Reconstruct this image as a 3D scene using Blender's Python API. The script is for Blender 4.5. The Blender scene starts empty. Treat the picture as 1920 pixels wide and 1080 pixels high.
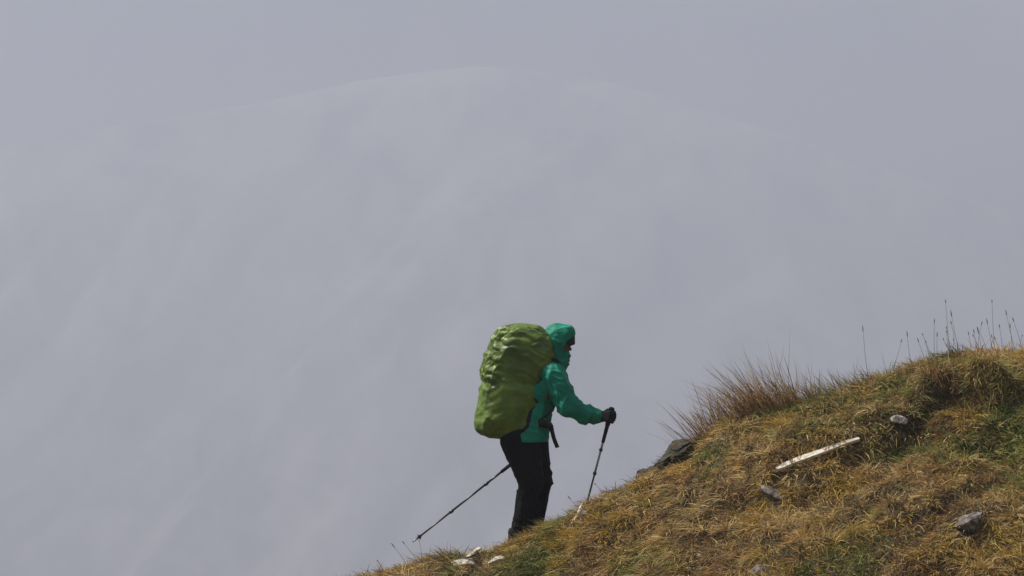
import bpy, math
import numpy as np
from mathutils import Vector

R = math.radians
scene = bpy.context.scene
COL = scene.collection

# ------------------------------------------------------------------ camera
# long lens, level: 7200 photo pixels (1920 wide) per unit of tangent
FPX = 7200.0
cam_d = bpy.data.cameras.new('camera'); cam = bpy.data.objects.new('camera', cam_d)
COL.objects.link(cam); scene.camera = cam
cam_d.lens = 135.0; cam_d.sensor_width = 36.0
cam_d.clip_start = 0.1; cam_d.clip_end = 20000
cam.location = (0, 0, 0); cam.rotation_euler = (R(90), 0, 0)

# ------------------------------------------------------------------ sky
SUN_EL, SUN_AZ = 54.0, -78.0      # azimuth from +Y (away from the camera), negative = left
world = bpy.data.worlds.new('World'); scene.world = world; world.use_nodes = True
wn, wl = world.node_tree.nodes, world.node_tree.links
wn.clear()
w_out = wn.new('ShaderNodeOutputWorld'); w_bg = wn.new('ShaderNodeBackground')
sky = wn.new('ShaderNodeTexSky'); sky.sky_type = 'NISHITA'; sky.sun_disc = False
sky.sun_elevation = R(SUN_EL); sky.sun_rotation = R(SUN_AZ)
sky.air_density = 1.0; sky.dust_density = 3.0; sky.altitude = 1200
w_tc = wn.new('ShaderNodeTexCoord')
w_nz = wn.new('ShaderNodeTexNoise'); w_nz.inputs['Scale'].default_value = 9.0
w_nz.inputs['Detail'].default_value = 6.0; w_nz.inputs['Roughness'].default_value = 0.55
w_rp = wn.new('ShaderNodeValToRGB')
w_rp.color_ramp.elements[0].position = 0.40; w_rp.color_ramp.elements[0].color = (0.16, 0.215, 0.285, 1)
w_rp.color_ramp.elements[1].position = 0.64; w_rp.color_ramp.elements[1].color = (0.62, 0.60, 0.60, 1)
w_sc = wn.new('ShaderNodeVectorMath'); w_sc.operation = 'SCALE'; w_sc.inputs['Scale'].default_value = 9.0
w_mx = wn.new('ShaderNodeMix'); w_mx.data_type = 'RGBA'; w_mx.inputs[0].default_value = 0.82
wl.new(w_tc.outputs['Generated'], w_nz.inputs['Vector'])
wl.new(w_nz.outputs['Fac'], w_rp.inputs['Fac'])
wl.new(w_rp.outputs['Color'], w_sc.inputs[0])
wl.new(sky.outputs['Color'], w_mx.inputs[6]); wl.new(w_sc.outputs['Vector'], w_mx.inputs[7])
wl.new(w_mx.outputs[2], w_bg.inputs['Color']); w_bg.inputs['Strength'].default_value = 0.078
wl.new(w_bg.outputs['Background'], w_out.inputs['Surface'])

# ------------------------------------------------------------------ sun (veiled by thin cloud)
sun_d = bpy.data.lights.new('sun', 'SUN'); sun = bpy.data.objects.new('sun', sun_d); COL.objects.link(sun)
sun_d.energy = 5.0; sun_d.angle = R(6); sun_d.color = (1.0, 0.94, 0.85)
_az, _el = R(SUN_AZ), R(SUN_EL)
to_sun = Vector((math.sin(_az) * math.cos(_el), math.cos(_az) * math.cos(_el), math.sin(_el)))
sun.rotation_euler = to_sun.to_track_quat('Z', 'Y').to_euler()

# ------------------------------------------------------------------ exposure and sampling
vs = scene.view_settings
vs.view_transform = 'Standard'; vs.look = 'None'; vs.exposure = 0.68; vs.gamma = 1.0; vs.use_curve_mapping = False
scene.cycles.use_denoising = True
scene.cycles.max_bounces = 6; scene.cycles.diffuse_bounces = 3; scene.cycles.volume_bounces = 1
scene.cycles.transmission_bounces = 3; scene.cycles.glossy_bounces = 2
scene.cycles.use_adaptive_sampling = False

# ================================================================== helpers
def hash3(ix, iy, iz, seed):
    n = (ix.astype(np.int64) * 374761393 + iy.astype(np.int64) * 668265263 + iz.astype(np.int64) * 2147483647 * 3 + seed * 1274126177) & 0xffffffff
    n = ((n ^ (n >> 13)) * 1274126177) & 0xffffffff
    n = ((n ^ (n >> 16)) * 2246822519) & 0xffffffff
    return ((n ^ (n >> 15)) & 0xffffff).astype(np.float64) / 0xffffff

def noise3(x, y, z, seed=0):
    """smooth value noise, 0..1"""
    x, y, z = np.broadcast_arrays(np.asarray(x, float), np.asarray(y, float), np.asarray(z, float))
    ix, iy, iz = np.floor(x), np.floor(y), np.floor(z)
    fx, fy, fz = x - ix, y - iy, z - iz
    fx = fx * fx * fx * (fx * (fx * 6 - 15) + 10); fy = fy * fy * fy * (fy * (fy * 6 - 15) + 10); fz = fz * fz * fz * (fz * (fz * 6 - 15) + 10)
    out = 0.0
    for dx in (0, 1):
        for dy in (0, 1):
            for dz in (0, 1):
                w = (fx if dx else 1 - fx) * (fy if dy else 1 - fy) * (fz if dz else 1 - fz)
                out = out + w * hash3(ix + dx, iy + dy, iz + dz, seed)
    return out

def noise2(x, y, seed=0):
    x, y = np.broadcast_arrays(np.asarray(x, float), np.asarray(y, float))
    ix, iy = np.floor(x), np.floor(y)
    fx, fy = x - ix, y - iy
    fx = fx * fx * fx * (fx * (fx * 6 - 15) + 10); fy = fy * fy * fy * (fy * (fy * 6 - 15) + 10)
    z = np.zeros_like(ix); out = 0.0
    for dx in (0, 1):
        for dy in (0, 1):
            out = out + (fx if dx else 1 - fx) * (fy if dy else 1 - fy) * hash3(ix + dx, iy + dy, z, seed)
    return out

def fbm2(x, y, seed=0, octv=4, gain=0.5):
    a, s, t = 1.0, 0.0, 0.0
    for i in range(octv):
        s = s + a * (noise2(x * 2 ** i + 17.3 * i, y * 2 ** i - 9.1 * i, seed + i) - 0.5); t += a; a *= gain
    return s / t * 2            # about -1..1

def smooth(a, b, x):
    t = np.clip((np.asarray(x, float) - a) / (b - a), 0, 1)
    return t * t * (3 - 2 * t)

def new_mesh(name, verts, faces, mat=None, parent=None, smoothed=True, loc=None):
    me = bpy.data.meshes.new(name)
    verts = np.asarray(verts, np.float32)
    if isinstance(faces, np.ndarray):
        nf, k = faces.shape
        me.vertices.add(len(verts)); me.vertices.foreach_set('co', verts.ravel())
        me.loops.add(nf * k); me.loops.foreach_set('vertex_index', faces.astype(np.int32).ravel())
        me.polygons.add(nf); me.polygons.foreach_set('loop_start', np.arange(0, nf * k, k, dtype=np.int32))
        me.update(calc_edges=True)
    else:
        me.from_pydata([tuple(map(float, v)) for v in verts], [], faces)
        me.update()
    me.polygons.foreach_set('use_smooth', np.full(len(me.polygons), smoothed))
    ob = bpy.data.objects.new(name, me); COL.objects.link(ob)
    if mat: me.materials.append(mat)
    if parent: ob.parent = parent
    if loc is not None: ob.location = loc
    return ob

def thing(name, label, cat, loc=(0, 0, 0), group=None):
    o = bpy.data.objects.new(name, None); COL.objects.link(o)
    o.empty_display_size = 0.2; o.location = loc
    return tag(o, label, cat, group)

def tag(o, label=None, cat=None, group=None, kind=None):
    if label: o['label'] = label
    if cat: o['category'] = cat
    if group: o['group'] = group
    if kind: o['kind'] = kind
    return o

# ---- implicit surfaces -> one continuous mesh (surface nets)
def surface_nets(F, ax, ay, az):
    F = F.astype(np.float32)
    ins = F < 0
    nx, ny, nz = F.shape
    cnt = np.zeros((nx - 1, ny - 1, nz - 1), np.int8)
    offs = [(i, j, k) for i in (0, 1) for j in (0, 1) for k in (0, 1)]
    for i, j, k in offs:
        cnt += ins[i:nx - 1 + i, j:ny - 1 + j, k:nz - 1 + k]
    act = np.argwhere((cnt > 0) & (cnt < 8))
    vid = np.full(cnt.shape, -1, np.int64); vid[tuple(act.T)] = np.arange(len(act))
    cv = {o: F[act[:, 0] + o[0], act[:, 1] + o[1], act[:, 2] + o[2]] for o in offs}
    acc = np.zeros((len(act), 3)); n = np.zeros(len(act))
    for o in offs:
        for d in range(3):
            if o[d] == 0:
                p = list(o); p[d] = 1; p = tuple(p)
                a, b = cv[o], cv[p]
                m = (a < 0) != (b < 0)
                t = np.where(m, a / np.where(m, a - b, 1), 0)
                pos = np.tile(np.array(o, float), (len(act), 1)); pos[:, d] = t
                acc[m] += pos[m]; n[m] += 1
    loc = act + acc / n[:, None]
    def mapax(axv, t):
        i = np.clip(t.astype(int), 0, len(axv) - 2); return axv[i] + (axv[i + 1] - axv[i]) * (t - i)
    V = np.stack([mapax(ax, loc[:, 0]), mapax(ay, loc[:, 1]), mapax(az, loc[:, 2])], 1)
    Q = []
    for d in range(3):
        a = [slice(None)] * 3; b = [slice(None)] * 3; a[d] = slice(0, -1); b[d] = slice(1, None)
        ia, ib = ins[tuple(a)], ins[tuple(b)]
        e = np.argwhere(ia != ib)
        d1, d2 = (d + 1) % 3, (d + 2) % 3
        e = e[(e[:, d1] > 0) & (e[:, d2] > 0) & (e[:, d1] < F.shape[d1] - 1) & (e[:, d2] < F.shape[d2] - 1)]
        def cell(s1, s2):
            c = e.copy(); c[:, d1] -= s1; c[:, d2] -= s2
            return vid[c[:, 0], c[:, 1], c[:, 2]]
        q = np.stack([cell(1, 1), cell(0, 1), cell(0, 0), cell(1, 0)], 1)
        flip = ~ia[tuple(e.T)]
        q[flip] = q[flip][:, ::-1]
        Q.append(q)
    return V, np.concatenate(Q)

def vnormals(V, Q):
    n = np.cross(V[Q[:, 2]] - V[Q[:, 0]], V[Q[:, 3]] - V[Q[:, 1]])
    N = np.zeros_like(V)
    for k in range(4): np.add.at(N, Q[:, k], n)
    return N / np.maximum(np.linalg.norm(N, axis=1, keepdims=True), 1e-9)

def cone(a, b, ra, rb, ys=1.0): return ('c', np.array(a, float), np.array(b, float), ra, rb, ys)
def ell(c, r): return ('e', np.array(c, float), np.array(r, float))

def prim(p, X, Y, Z):
    if p[0] == 'c':
        _, a, b, ra, rb, ys = p
        px, py, pz = X - a[0], (Y - a[1]) * ys, Z - a[2]
        d = b - a; d = np.array([d[0], d[1] * ys, d[2]]); L2 = max(d @ d, 1e-9)
        t = np.clip((px * d[0] + py * d[1] + pz * d[2]) / L2, 0, 1)
        return np.sqrt((px - t * d[0]) ** 2 + (py - t * d[1]) ** 2 + (pz - t * d[2]) ** 2) - (ra + (rb - ra) * t)
    _, c, r = p
    k = np.sqrt(((X - c[0]) / r[0]) ** 2 + ((Y - c[1]) / r[1]) ** 2 + ((Z - c[2]) / r[2]) ** 2)
    return (k - 1) * r.min()

def smin(a, b, k):
    h = np.clip(0.5 + 0.5 * (b - a) / k, 0, 1)
    return b + (a - b) * h - k * h * (1 - h)

def blob(prims, X, Y, Z, k=0.03):
    f = None
    for p in prims:
        g = prim(p, X, Y, Z)
        f = g if f is None else smin(f, g, k)
    return f

def axes(lo, hi, step): return [np.arange(lo[i], hi[i] + step, step) for i in range(3)]
def grid(ax): return np.meshgrid(*ax, indexing='ij', sparse=True)

# ---- tubes
def tube(points, radii, n=8, cap=True):
    P = np.asarray(points, float); m = len(P); V = []; F = []
    T = np.gradient(P, axis=0); T /= np.linalg.norm(T, axis=1, keepdims=True)
    up = np.array([0, 0, 1.0]) if abs(T[0, 2]) < 0.9 else np.array([1.0, 0, 0])
    for i in range(m):
        s = np.cross(T[i], up); s /= np.linalg.norm(s); c = np.cross(s, T[i])
        r = radii[i] if hasattr(radii, '__len__') else radii
        for k in range(n):
            a = 2 * math.pi * k / n
            V.append(P[i] + r * (math.cos(a) * s + math.sin(a) * c))
    for i in range(m - 1):
        for k in range(n):
            F.append([i * n + k, i * n + (k + 1) % n, (i + 1) * n + (k + 1) % n, (i + 1) * n + k])
    if cap:
        F.append(list(range(n))[::-1]); F.append([(m - 1) * n + k for k in range(n)])
    return np.array(V), F

def join(parts):
    V = []; F = []; o = 0
    for v, f in parts:
        V.append(np.asarray(v)); F += [[i + o for i in q] for q in f]; o += len(v)
    return np.concatenate(V), F

# ---- ribbon along a path (webbing straps)
def ribbon(points, side, width, thick):
    P = np.asarray(points, float); S = np.asarray(side, float)
    if S.ndim == 1: S = np.tile(S, (len(P), 1))
    T = np.gradient(P, axis=0); T /= np.linalg.norm(T, axis=1, keepdims=True)
    S = S - (S * T).sum(1, keepdims=True) * T; S /= np.linalg.norm(S, axis=1, keepdims=True)
    N = np.cross(T, S)
    V = []; F = []
    for i in range(len(P)):
        w = width[i] if hasattr(width, '__len__') else width
        for a, b in ((-1, -1), (1, -1), (1, 1), (-1, 1)):
            V.append(P[i] + S[i] * a * w / 2 + N[i] * b * thick / 2)
    for i in range(len(P) - 1):
        for k in range(4):
            F.append([i * 4 + k, i * 4 + (k + 1) % 4, i * 4 + 4 + (k + 1) % 4, i * 4 + 4 + k])
    F.append([3, 2, 1, 0]); e = (len(P) - 1) * 4; F.append([e, e + 1, e + 2, e + 3])
    return np.array(V), F

def spline(pts, n):
    pts = np.asarray(pts, float)
    P = np.vstack([2 * pts[0] - pts[1], pts, 2 * pts[-1] - pts[-2]])
    out = []
    m = len(pts) - 1
    for u in np.linspace(0, m, n):
        i = min(int(u), m - 1); t = u - i
        a, b, c, d = P[i], P[i + 1], P[i + 2], P[i + 3]
        out.append(0.5 * (2 * b + (c - a) * t + (2 * a - 5 * b + 4 * c - d) * t * t + (3 * b - a - 3 * c + d) * t ** 3))
    return np.array(out)

# ================================================================== materials
def mat(name, base, rough=0.7, spec=0.3, var=0.0, vscale=20.0, bump=0.0, bscale=80.0, base2=None, sheen=0.0, metal=0.0, detail=5.0, coat=0.0):
    m = bpy.data.materials.new(name); m.use_nodes = True
    n, l = m.node_tree.nodes, m.node_tree.links
    b = n['Principled BSDF']
    b.inputs['Roughness'].default_value = rough; b.inputs['Specular IOR Level'].default_value = spec
    b.inputs['Metallic'].default_value = metal
    b.inputs['Sheen Weight'].default_value = sheen
    b.inputs['Coat Weight'].default_value = coat
    b.inputs['Base Color'].default_value = (*base, 1)
    tc = n.new('ShaderNodeTexCoord')
    if base2 is not None or var:
        nz = n.new('ShaderNodeTexNoise'); nz.inputs['Scale'].default_value = vscale; nz.inputs['Detail'].default_value = detail
        rp = n.new('ShaderNodeValToRGB')
        c2 = base2 if base2 is not None else tuple(c * (1 - var) for c in base)
        rp.color_ramp.elements[0].position = 0.35; rp.color_ramp.elements[0].color = (*c2, 1)
        rp.color_ramp.elements[1].position = 0.65; rp.color_ramp.elements[1].color = (*base, 1)
        l.new(tc.outputs['Object'], nz.inputs['Vector']); l.new(nz.outputs['Fac'], rp.inputs['Fac'])
        l.new(rp.outputs['Color'], b.inputs['Base Color'])
    if bump:
        bz = n.new('ShaderNodeTexNoise'); bz.inputs['Scale'].default_value = bscale; bz.inputs['Detail'].default_value = 4
        bp = n.new('ShaderNodeBump'); bp.inputs['Strength'].default_value = bump; bp.inputs['Distance'].default_value = 0.01
        l.new(tc.outputs['Object'], bz.inputs['Vector']); l.new(bz.outputs['Fac'], bp.inputs['Height'])
        l.new(bp.outputs['Normal'], b.inputs['Normal'])
    return m

M_JACKET = mat('jacket_teal_nylon', (0.0, 0.180, 0.112), 0.62, 0.2, var=0.3, vscale=9, bump=0.35, bscale=45)
M_TROUSER = mat('trouser_black_cloth', (0.0060, 0.0060, 0.0066), 0.9, 0.08, var=0.4, vscale=12, bump=0.4, bscale=40)
M_COVER = mat('rain_cover_green_nylon', (0.090, 0.145, 0.007), 0.50, 0.4, base2=(0.042, 0.074, 0.004), vscale=8, bump=0.25, bscale=38)
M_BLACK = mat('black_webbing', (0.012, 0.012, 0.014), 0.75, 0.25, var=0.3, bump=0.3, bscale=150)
M_GLOVE = mat('black_fleece_glove', (0.011, 0.011, 0.013), 0.9, 0.15, var=0.3, vscale=60, bump=0.5, bscale=160)
M_SKIN = mat('skin', (0.13, 0.068, 0.046), 0.6, 0.25, var=0.2, vscale=30)
M_HAIR = mat('dark_hair', (0.012, 0.009, 0.008), 0.6, 0.3)
M_BOOT = mat('boot_leather', (0.014, 0.011, 0.009), 0.8, 0.15, var=0.4, vscale=30, bump=0.3)
M_SOLE = mat('boot_rubber', (0.012, 0.012, 0.012), 0.85, 0.2)
M_SHAFT = mat('pole_black_shaft', (0.014, 0.014, 0.016), 0.4, 0.5)
M_SILVER = mat('pole_grey_alloy', (0.20, 0.20, 0.21), 0.4, 0.5, metal=0.4)
M_GRIP = mat('pole_grip_foam', (0.011, 0.011, 0.012), 0.9, 0.15, bump=0.3, bscale=200)
M_RED = mat('red_buckle', (0.10, 0.014, 0.012), 0.5, 0.4)
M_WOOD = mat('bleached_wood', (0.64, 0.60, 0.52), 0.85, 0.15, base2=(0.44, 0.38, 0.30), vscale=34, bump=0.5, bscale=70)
M_STONE_W = mat('white_quartz_stone', (0.46, 0.43, 0.38), 0.9, 0.15, base2=(0.17, 0.15, 0.12), vscale=38, bump=0.7, bscale=50)
M_STONE_G = mat('grey_stone', (0.21, 0.185, 0.165), 0.95, 0.1, base2=(0.04, 0.035, 0.03), vscale=26, bump=0.8, bscale=40)
M_STONE_D = mat('mossy_dark_rock', (0.062, 0.054, 0.042), 0.95, 0.1, base2=(0.018, 0.019, 0.012), vscale=9, bump=0.9, bscale=34)

def grass_mat(name):
    m = bpy.data.materials.new(name); m.use_nodes = True
    n, l = m.node_tree.nodes, m.node_tree.links
    b = n['Principled BSDF']; out = n['Material Output']
    at = n.new('ShaderNodeAttribute'); at.attribute_name = 'blade_colour'
    b.inputs['Roughness'].default_value = 0.65; b.inputs['Specular IOR Level'].default_value = 0.25
    tr = n.new('ShaderNodeBsdfTranslucent'); mx = n.new('ShaderNodeMixShader'); mx.inputs['Fac'].default_value = 0.3
    l.new(at.outputs['Color'], b.inputs['Base Color']); l.new(at.outputs['Color'], tr.inputs['Color'])
    l.new(b.outputs['BSDF'], mx.inputs[1]); l.new(tr.outputs['BSDF'], mx.inputs[2]); l.new(mx.outputs['Shader'], out.inputs['Surface'])
    return m
M_GRASS = grass_mat('dry_mountain_grass')

def ground_mat():
    m = bpy.data.materials.new('peaty_turf'); m.use_nodes = True
    n, l = m.node_tree.nodes, m.node_tree.links
    b = n['Principled BSDF']; b.inputs['Roughness'].default_value = 0.95; b.inputs['Specular IOR Level'].default_value = 0.1
    tc = n.new('ShaderNodeTexCoord')
    a = n.new('ShaderNodeTexNoise'); a.inputs['Scale'].default_value = 3.0; a.inputs['Detail'].default_value = 8
    rp = n.new('ShaderNodeValToRGB'); e = rp.color_ramp.elements
    e[0].position = 0.3; e[0].color = (0.055, 0.042, 0.022, 1)
    e[1].position = 0.7; e[1].color = (0.15, 0.115, 0.055, 1)
    x = e.new(0.5); x.color = (0.075, 0.062, 0.030, 1)
    f = n.new('ShaderNodeTexNoise'); f.inputs['Scale'].default_value = 60; f.inputs['Detail'].default_value = 6
    bp = n.new('ShaderNodeBump'); bp.inputs['Distance'].default_value = 0.03; bp.inputs['Strength'].default_value = 0.8
    l.new(tc.outputs['Object'], a.inputs['Vector']); l.new(tc.outputs['Object'], f.inputs['Vector'])
    l.new(a.outputs['Fac'], rp.inputs['Fac']); l.new(rp.outputs['Color'], b.inputs['Base Color'])
    l.new(f.outputs['Fac'], bp.inputs['Height']); l.new(bp.outputs['Normal'], b.inputs['Normal'])
    return m
M_GROUND = ground_mat()

def mountain_mat():
    m = bpy.data.materials.new('snow_dusted_mountain'); m.use_nodes = True
    n, l = m.node_tree.nodes, m.node_tree.links
    b = n['Principled BSDF']; b.inputs['Roughness'].default_value = 0.95; b.inputs['Specular IOR Level'].default_value = 0.1
    tc = n.new('ShaderNodeTexCoord')
    mp = n.new('ShaderNodeMapping'); mp.inputs['Rotation'].default_value = (0, 0.5, 0.35); mp.inputs['Scale'].default_value = (1, 0.45, 0.5)
    a = n.new('ShaderNodeTexNoise'); a.inputs['Scale'].default_value = 0.011; a.inputs['Detail'].default_value = 10; a.inputs['Roughness'].default_value = 0.68; a.inputs['Distortion'].default_value = 0.5
    rp = n.new('ShaderNodeValToRGB'); e = rp.color_ramp.elements
    e[0].position = 0.38; e[0].color = (0.15, 0.145, 0.15, 1)
    e[1].position = 0.66; e[1].color = (0.50, 0.475, 0.45, 1)
    x = e.new(0.5); x.color = (0.33, 0.31, 0.30, 1)
    l.new(tc.outputs['Object'], mp.inputs['Vector']); l.new(mp.outputs['Vector'], a.inputs['Vector']); l.new(a.outputs['Fac'], rp.inputs['Fac'])
    l.new(rp.outputs['Color'], b.inputs['Base Color'])
    return m
M_MOUNTAIN = mountain_mat()

# ================================================================== ground: the grassy ridge, the gully before it, the valley beyond
YC = 29.4                                    # the crest of the ridge
SKYLINE = np.array([(-1400, 1640), (-700, 1420), (200, 1195), (500, 1118), (690, 1070), (760, 1052), (830, 1039), (900, 1029), (950, 1016), (1000, 995),
    (1050, 975), (1100, 950), (1150, 925), (1200, 895), (1240, 868), (1300, 822), (1350, 785), (1400, 765), (1500, 748), (1560, 738),
    (1640, 708), (1700, 684), (1760, 664), (1830, 657), (1920, 650), (2100, 615), (2500, 520), (3500, 250), (5000, -60)], float)
S_C = FPX / YC
SKX = (SKYLINE[:, 0] - 960) / S_C
SKZ = (540 - SKYLINE[:, 1]) / S_C - 0.055

def crest(x): return np.interp(x, SKX, SKZ)

def near_height(x, y):
    x = np.asarray(x, float); y = np.asarray(y, float)
    u = YC + 0.12 * np.sin(x * 1.7 + 0.5) * smooth(0.5, 2, x) - y
    c = (crest(x - 0.08) + crest(x) + crest(x + 0.08)) / 3
    uf = np.maximum(u, 0); ub = np.maximum(-u, 0)
    z = c - 0.66 * (np.sqrt(uf ** 2 + 0.28 ** 2) - 0.28)
    z = z - (0.10 * ub + 0.55 * np.maximum(ub - 1.3, 0) - 0.12 * (np.sqrt(np.maximum(ub - 1.3, 0) ** 2 + 0.5) - 0.707))
    # the eroded bank on the right: a turf lip, then a greener shelf
    bk = smooth(2.0, 3.2, x)
    ue = u + 0.10 * np.sin(x * 4.3) - 0.05 * np.sin(x * 9.1)
    z = z + bk * (0.09 * smooth(0.25, 0.55, ue) - 0.25 * smooth(0.56, 0.70, ue) + 0.16 * smooth(0.70, 1.7, ue))
    bw = 1 - smooth(3.5, 9, np.abs(u - 1)) * 0.6
    z = z + bw * (0.110 * fbm2(x * 1.1, u * 1.4, 11, 3) * smooth(-0.3, 0.5, u)
                  + 0.095 * fbm2(x * 3.1 + 5, u * 3.7, 23, 2) * (0.35 + 0.65 * smooth(-0.1, 0.35, u))
                  + 0.038 * fbm2(x * 8 + 1, u * 9, 31, 2) * smooth(-0.25, 0.2, u))
    return z

def ground_height(x, y):
    x = np.asarray(x, float); y = np.asarray(y, float)
    z = near_height(x, y)
    # nearer than 24 m the slope runs out into a gully and climbs again to where the photographer stands
    near_side = -1.65 - 5.0 * smooth(4.0, 20.0, y) + 0.04 * x
    w = smooth(25.2, 21.0, y)
    z = z * (1 - w) + np.minimum(z, near_side - 0.3) * w
    w2 = smooth(20.0, 10.0, y)
    z = z * (1 - w2) + (near_side + 0.15 * fbm2(x * 0.6, y * 0.6, 5, 3)) * w2
    # far from the ridge everything settles into the valley floor
    d = np.sqrt(x ** 2 + (y - 28) ** 2)
    valley = -350 + 6 * fbm2(x * 0.004, y * 0.004, 71, 3)
    w3 = smooth(25, 800, d)
    z = np.maximum(z, -370) * (1 - w3) + valley * w3
    return z

def steps(cent_lo, cent_hi, fine, lo, hi, grow):
    a = list(np.arange(cent_lo, cent_hi + fine, fine))
    s = fine
    while a[-1] < hi: s *= grow; a.append(min(a[-1] + s, hi))
    s = fine
    while a[0] > lo: s *= grow; a.insert(0, max(a[0] - s, lo))
    return np.array(a)

gx = steps(-2.2, 5.2, 0.028, -5800, 5800, 1.11)
gy = steps(25.5, 30.6, 0.028, -1900, 7500, 1.11)
GX, GY = np.meshgrid(gx, gy, indexing='ij')
GZ = ground_height(GX, GY)
ni, nj = GX.shape
idx = np.arange(ni * nj).reshape(ni, nj)
Q = np.stack([idx[:-1, :-1], idx[1:, :-1], idx[1:, 1:], idx[:-1, 1:]], -1).reshape(-1, 4)
ground = new_mesh('ground', np.stack([GX, GY, GZ], -1).reshape(-1, 3), Q, M_GROUND)
tag(ground, kind='structure')

def on_ground(px, py):
    """the point of the slope seen at a photo pixel"""
    ys = np.arange(24.0, 31.0, 0.01)
    xs = (px - 960) / FPX * ys; zs = (540 - py) / FPX * ys
    k = np.argmax(zs <= near_height(xs, ys))
    y = ys[k] if zs[k] <= near_height(xs[k], ys[k]) else YC
    x = (px - 960) / FPX * y
    return np.array([x, y, float(near_height(x, y))])

def at(px, py, y): return np.array([(px - 960) / FPX * y, y, (540 - py) / FPX * y])

# ================================================================== the mountain across the valley
YM = 4500.0
SM = YM / FPX
MTN = np.array([(-9000, 1500), (-5200, 900), (-2600, 640), (-900, 420), (-300, 330), (0, 275), (300, 225), (620, 165), (760, 134), (880, 122), (1000, 130),
    (1160, 152), (1300, 196), (1500, 262), (1700, 330), (1920, 410), (2400, 560), (3300, 640), (5200, 820), (9200, 1500)], float)
mx_ = steps(-1040, 1040, 10.0, -5700, 5700, 1.06)
my_ = steps(3120, 4600, 10.0, 2000, 7200, 1.08)
MX, MY = np.meshgrid(mx_, my_, indexing='ij')
cz = np.interp(MX, (MTN[:, 0] - 960) * SM, (540 - MTN[:, 1]) * SM)
cz = (cz + np.interp(MX - 60, (MTN[:, 0] - 960) * SM, (540 - MTN[:, 1]) * SM) + np.interp(MX + 60, (MTN[:, 0] - 960) * SM, (540 - MTN[:, 1]) * SM)) / 3
um = YM - MY
fz = np.maximum(um, 0); bz_ = np.maximum(-um, 0)
MZ = cz - 0.62 * (np.sqrt(fz ** 2 + 120 ** 2) - 120) - 0.45 * (np.sqrt(bz_ ** 2 + 160 ** 2) - 160)
sk = MX + 0.55 * fz + 60 * fbm2(MX * 0.003, MY * 0.003, 41, 3)       # gullies run down to the left
rid = 1 - np.abs(2 * noise2(sk * 0.0042, MY * 0.0008, 55) - 1)
rid2 = 1 - np.abs(2 * noise2(sk * 0.012 + 7, MY * 0.0015, 56) - 1)
amp = smooth(40, 340, fz)
MZ = MZ - amp * (75 * rid ** 3 + 16 * rid2 ** 3) + 18 * fbm2(MX * 0.006, MY * 0.006, 61, 5) * (0.25 + 0.75 * amp)
MZ = np.maximum(MZ, -362 + 5 * fbm2(MX * 0.01, MY * 0.01, 3, 2))
ni, nj = MX.shape; idx = np.arange(ni * nj).reshape(ni, nj)
Q = np.stack([idx[:-1, :-1], idx[1:, :-1], idx[1:, 1:], idx[:-1, 1:]], -1).reshape(-1, 4)
mountain = new_mesh('mountain', np.stack([MX, MY, MZ], -1).reshape(-1, 3), Q, M_MOUNTAIN)
tag(mountain, kind='structure')

# ---- the misty air: one closed box round everything
HAZE_DENSITY = 0.00074
hz_lo = np.array([-6000.0, -2000.0, min(GZ.min(), MZ.min()) - 1.5]); hz_hi = np.array([6000.0, 8000.0, max(GZ.max(), MZ.max()) + 6.0])
hv = [(hz_hi[0] if i & 1 else hz_lo[0], hz_hi[1] if i & 2 else hz_lo[1], hz_hi[2] if i & 4 else hz_lo[2]) for i in range(8)]
hf = [[0, 2, 3, 1], [4, 5, 7, 6], [0, 1, 5, 4], [2, 6, 7, 3], [0, 4, 6, 2], [1, 3, 7, 5]]
hm = bpy.data.materials.new('mist'); hm.use_nodes = True
hn, hl = hm.node_tree.nodes, hm.node_tree.links; hn.clear()
ho = hn.new('ShaderNodeOutputMaterial'); hp = hn.new('ShaderNodeVolumePrincipled')
hp.inputs['Color'].default_value = (0.475, 0.505, 0.60, 1); hp.inputs['Density'].default_value = HAZE_DENSITY
hp.inputs['Anisotropy'].default_value = 0.25
hl.new(hp.outputs['Volume'], ho.inputs['Volume'])
haze = new_mesh('haze', hv, hf, hm, smoothed=False)
tag(haze, kind='stuff')

# ================================================================== the hiker
YP = 29.78                                     # distance of the hiker's middle plane
SP = FPX / YP
P0 = at(985, 1030, YP)                         # the hiker's base
def L(px, py, y=0.0): return np.array([(px - 985) / SP, y, (1030 - py) / SP])

hiker = thing('person', 'person in a teal hooded jacket and black trousers climbing the grassy ridge with poles', 'person', P0)

# trekking pole axes (top of grip, tip) in hiker space
RP_TOP, RP_TIP = L(1146, 764, -0.20), L(1092, 968, -0.24)
LP_TOP, LP_TIP = L(1016, 828, 0.30), L(772, 1020, 0.20)
def pole_pt(top, tip, t): return top + (tip - top) * t

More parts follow.
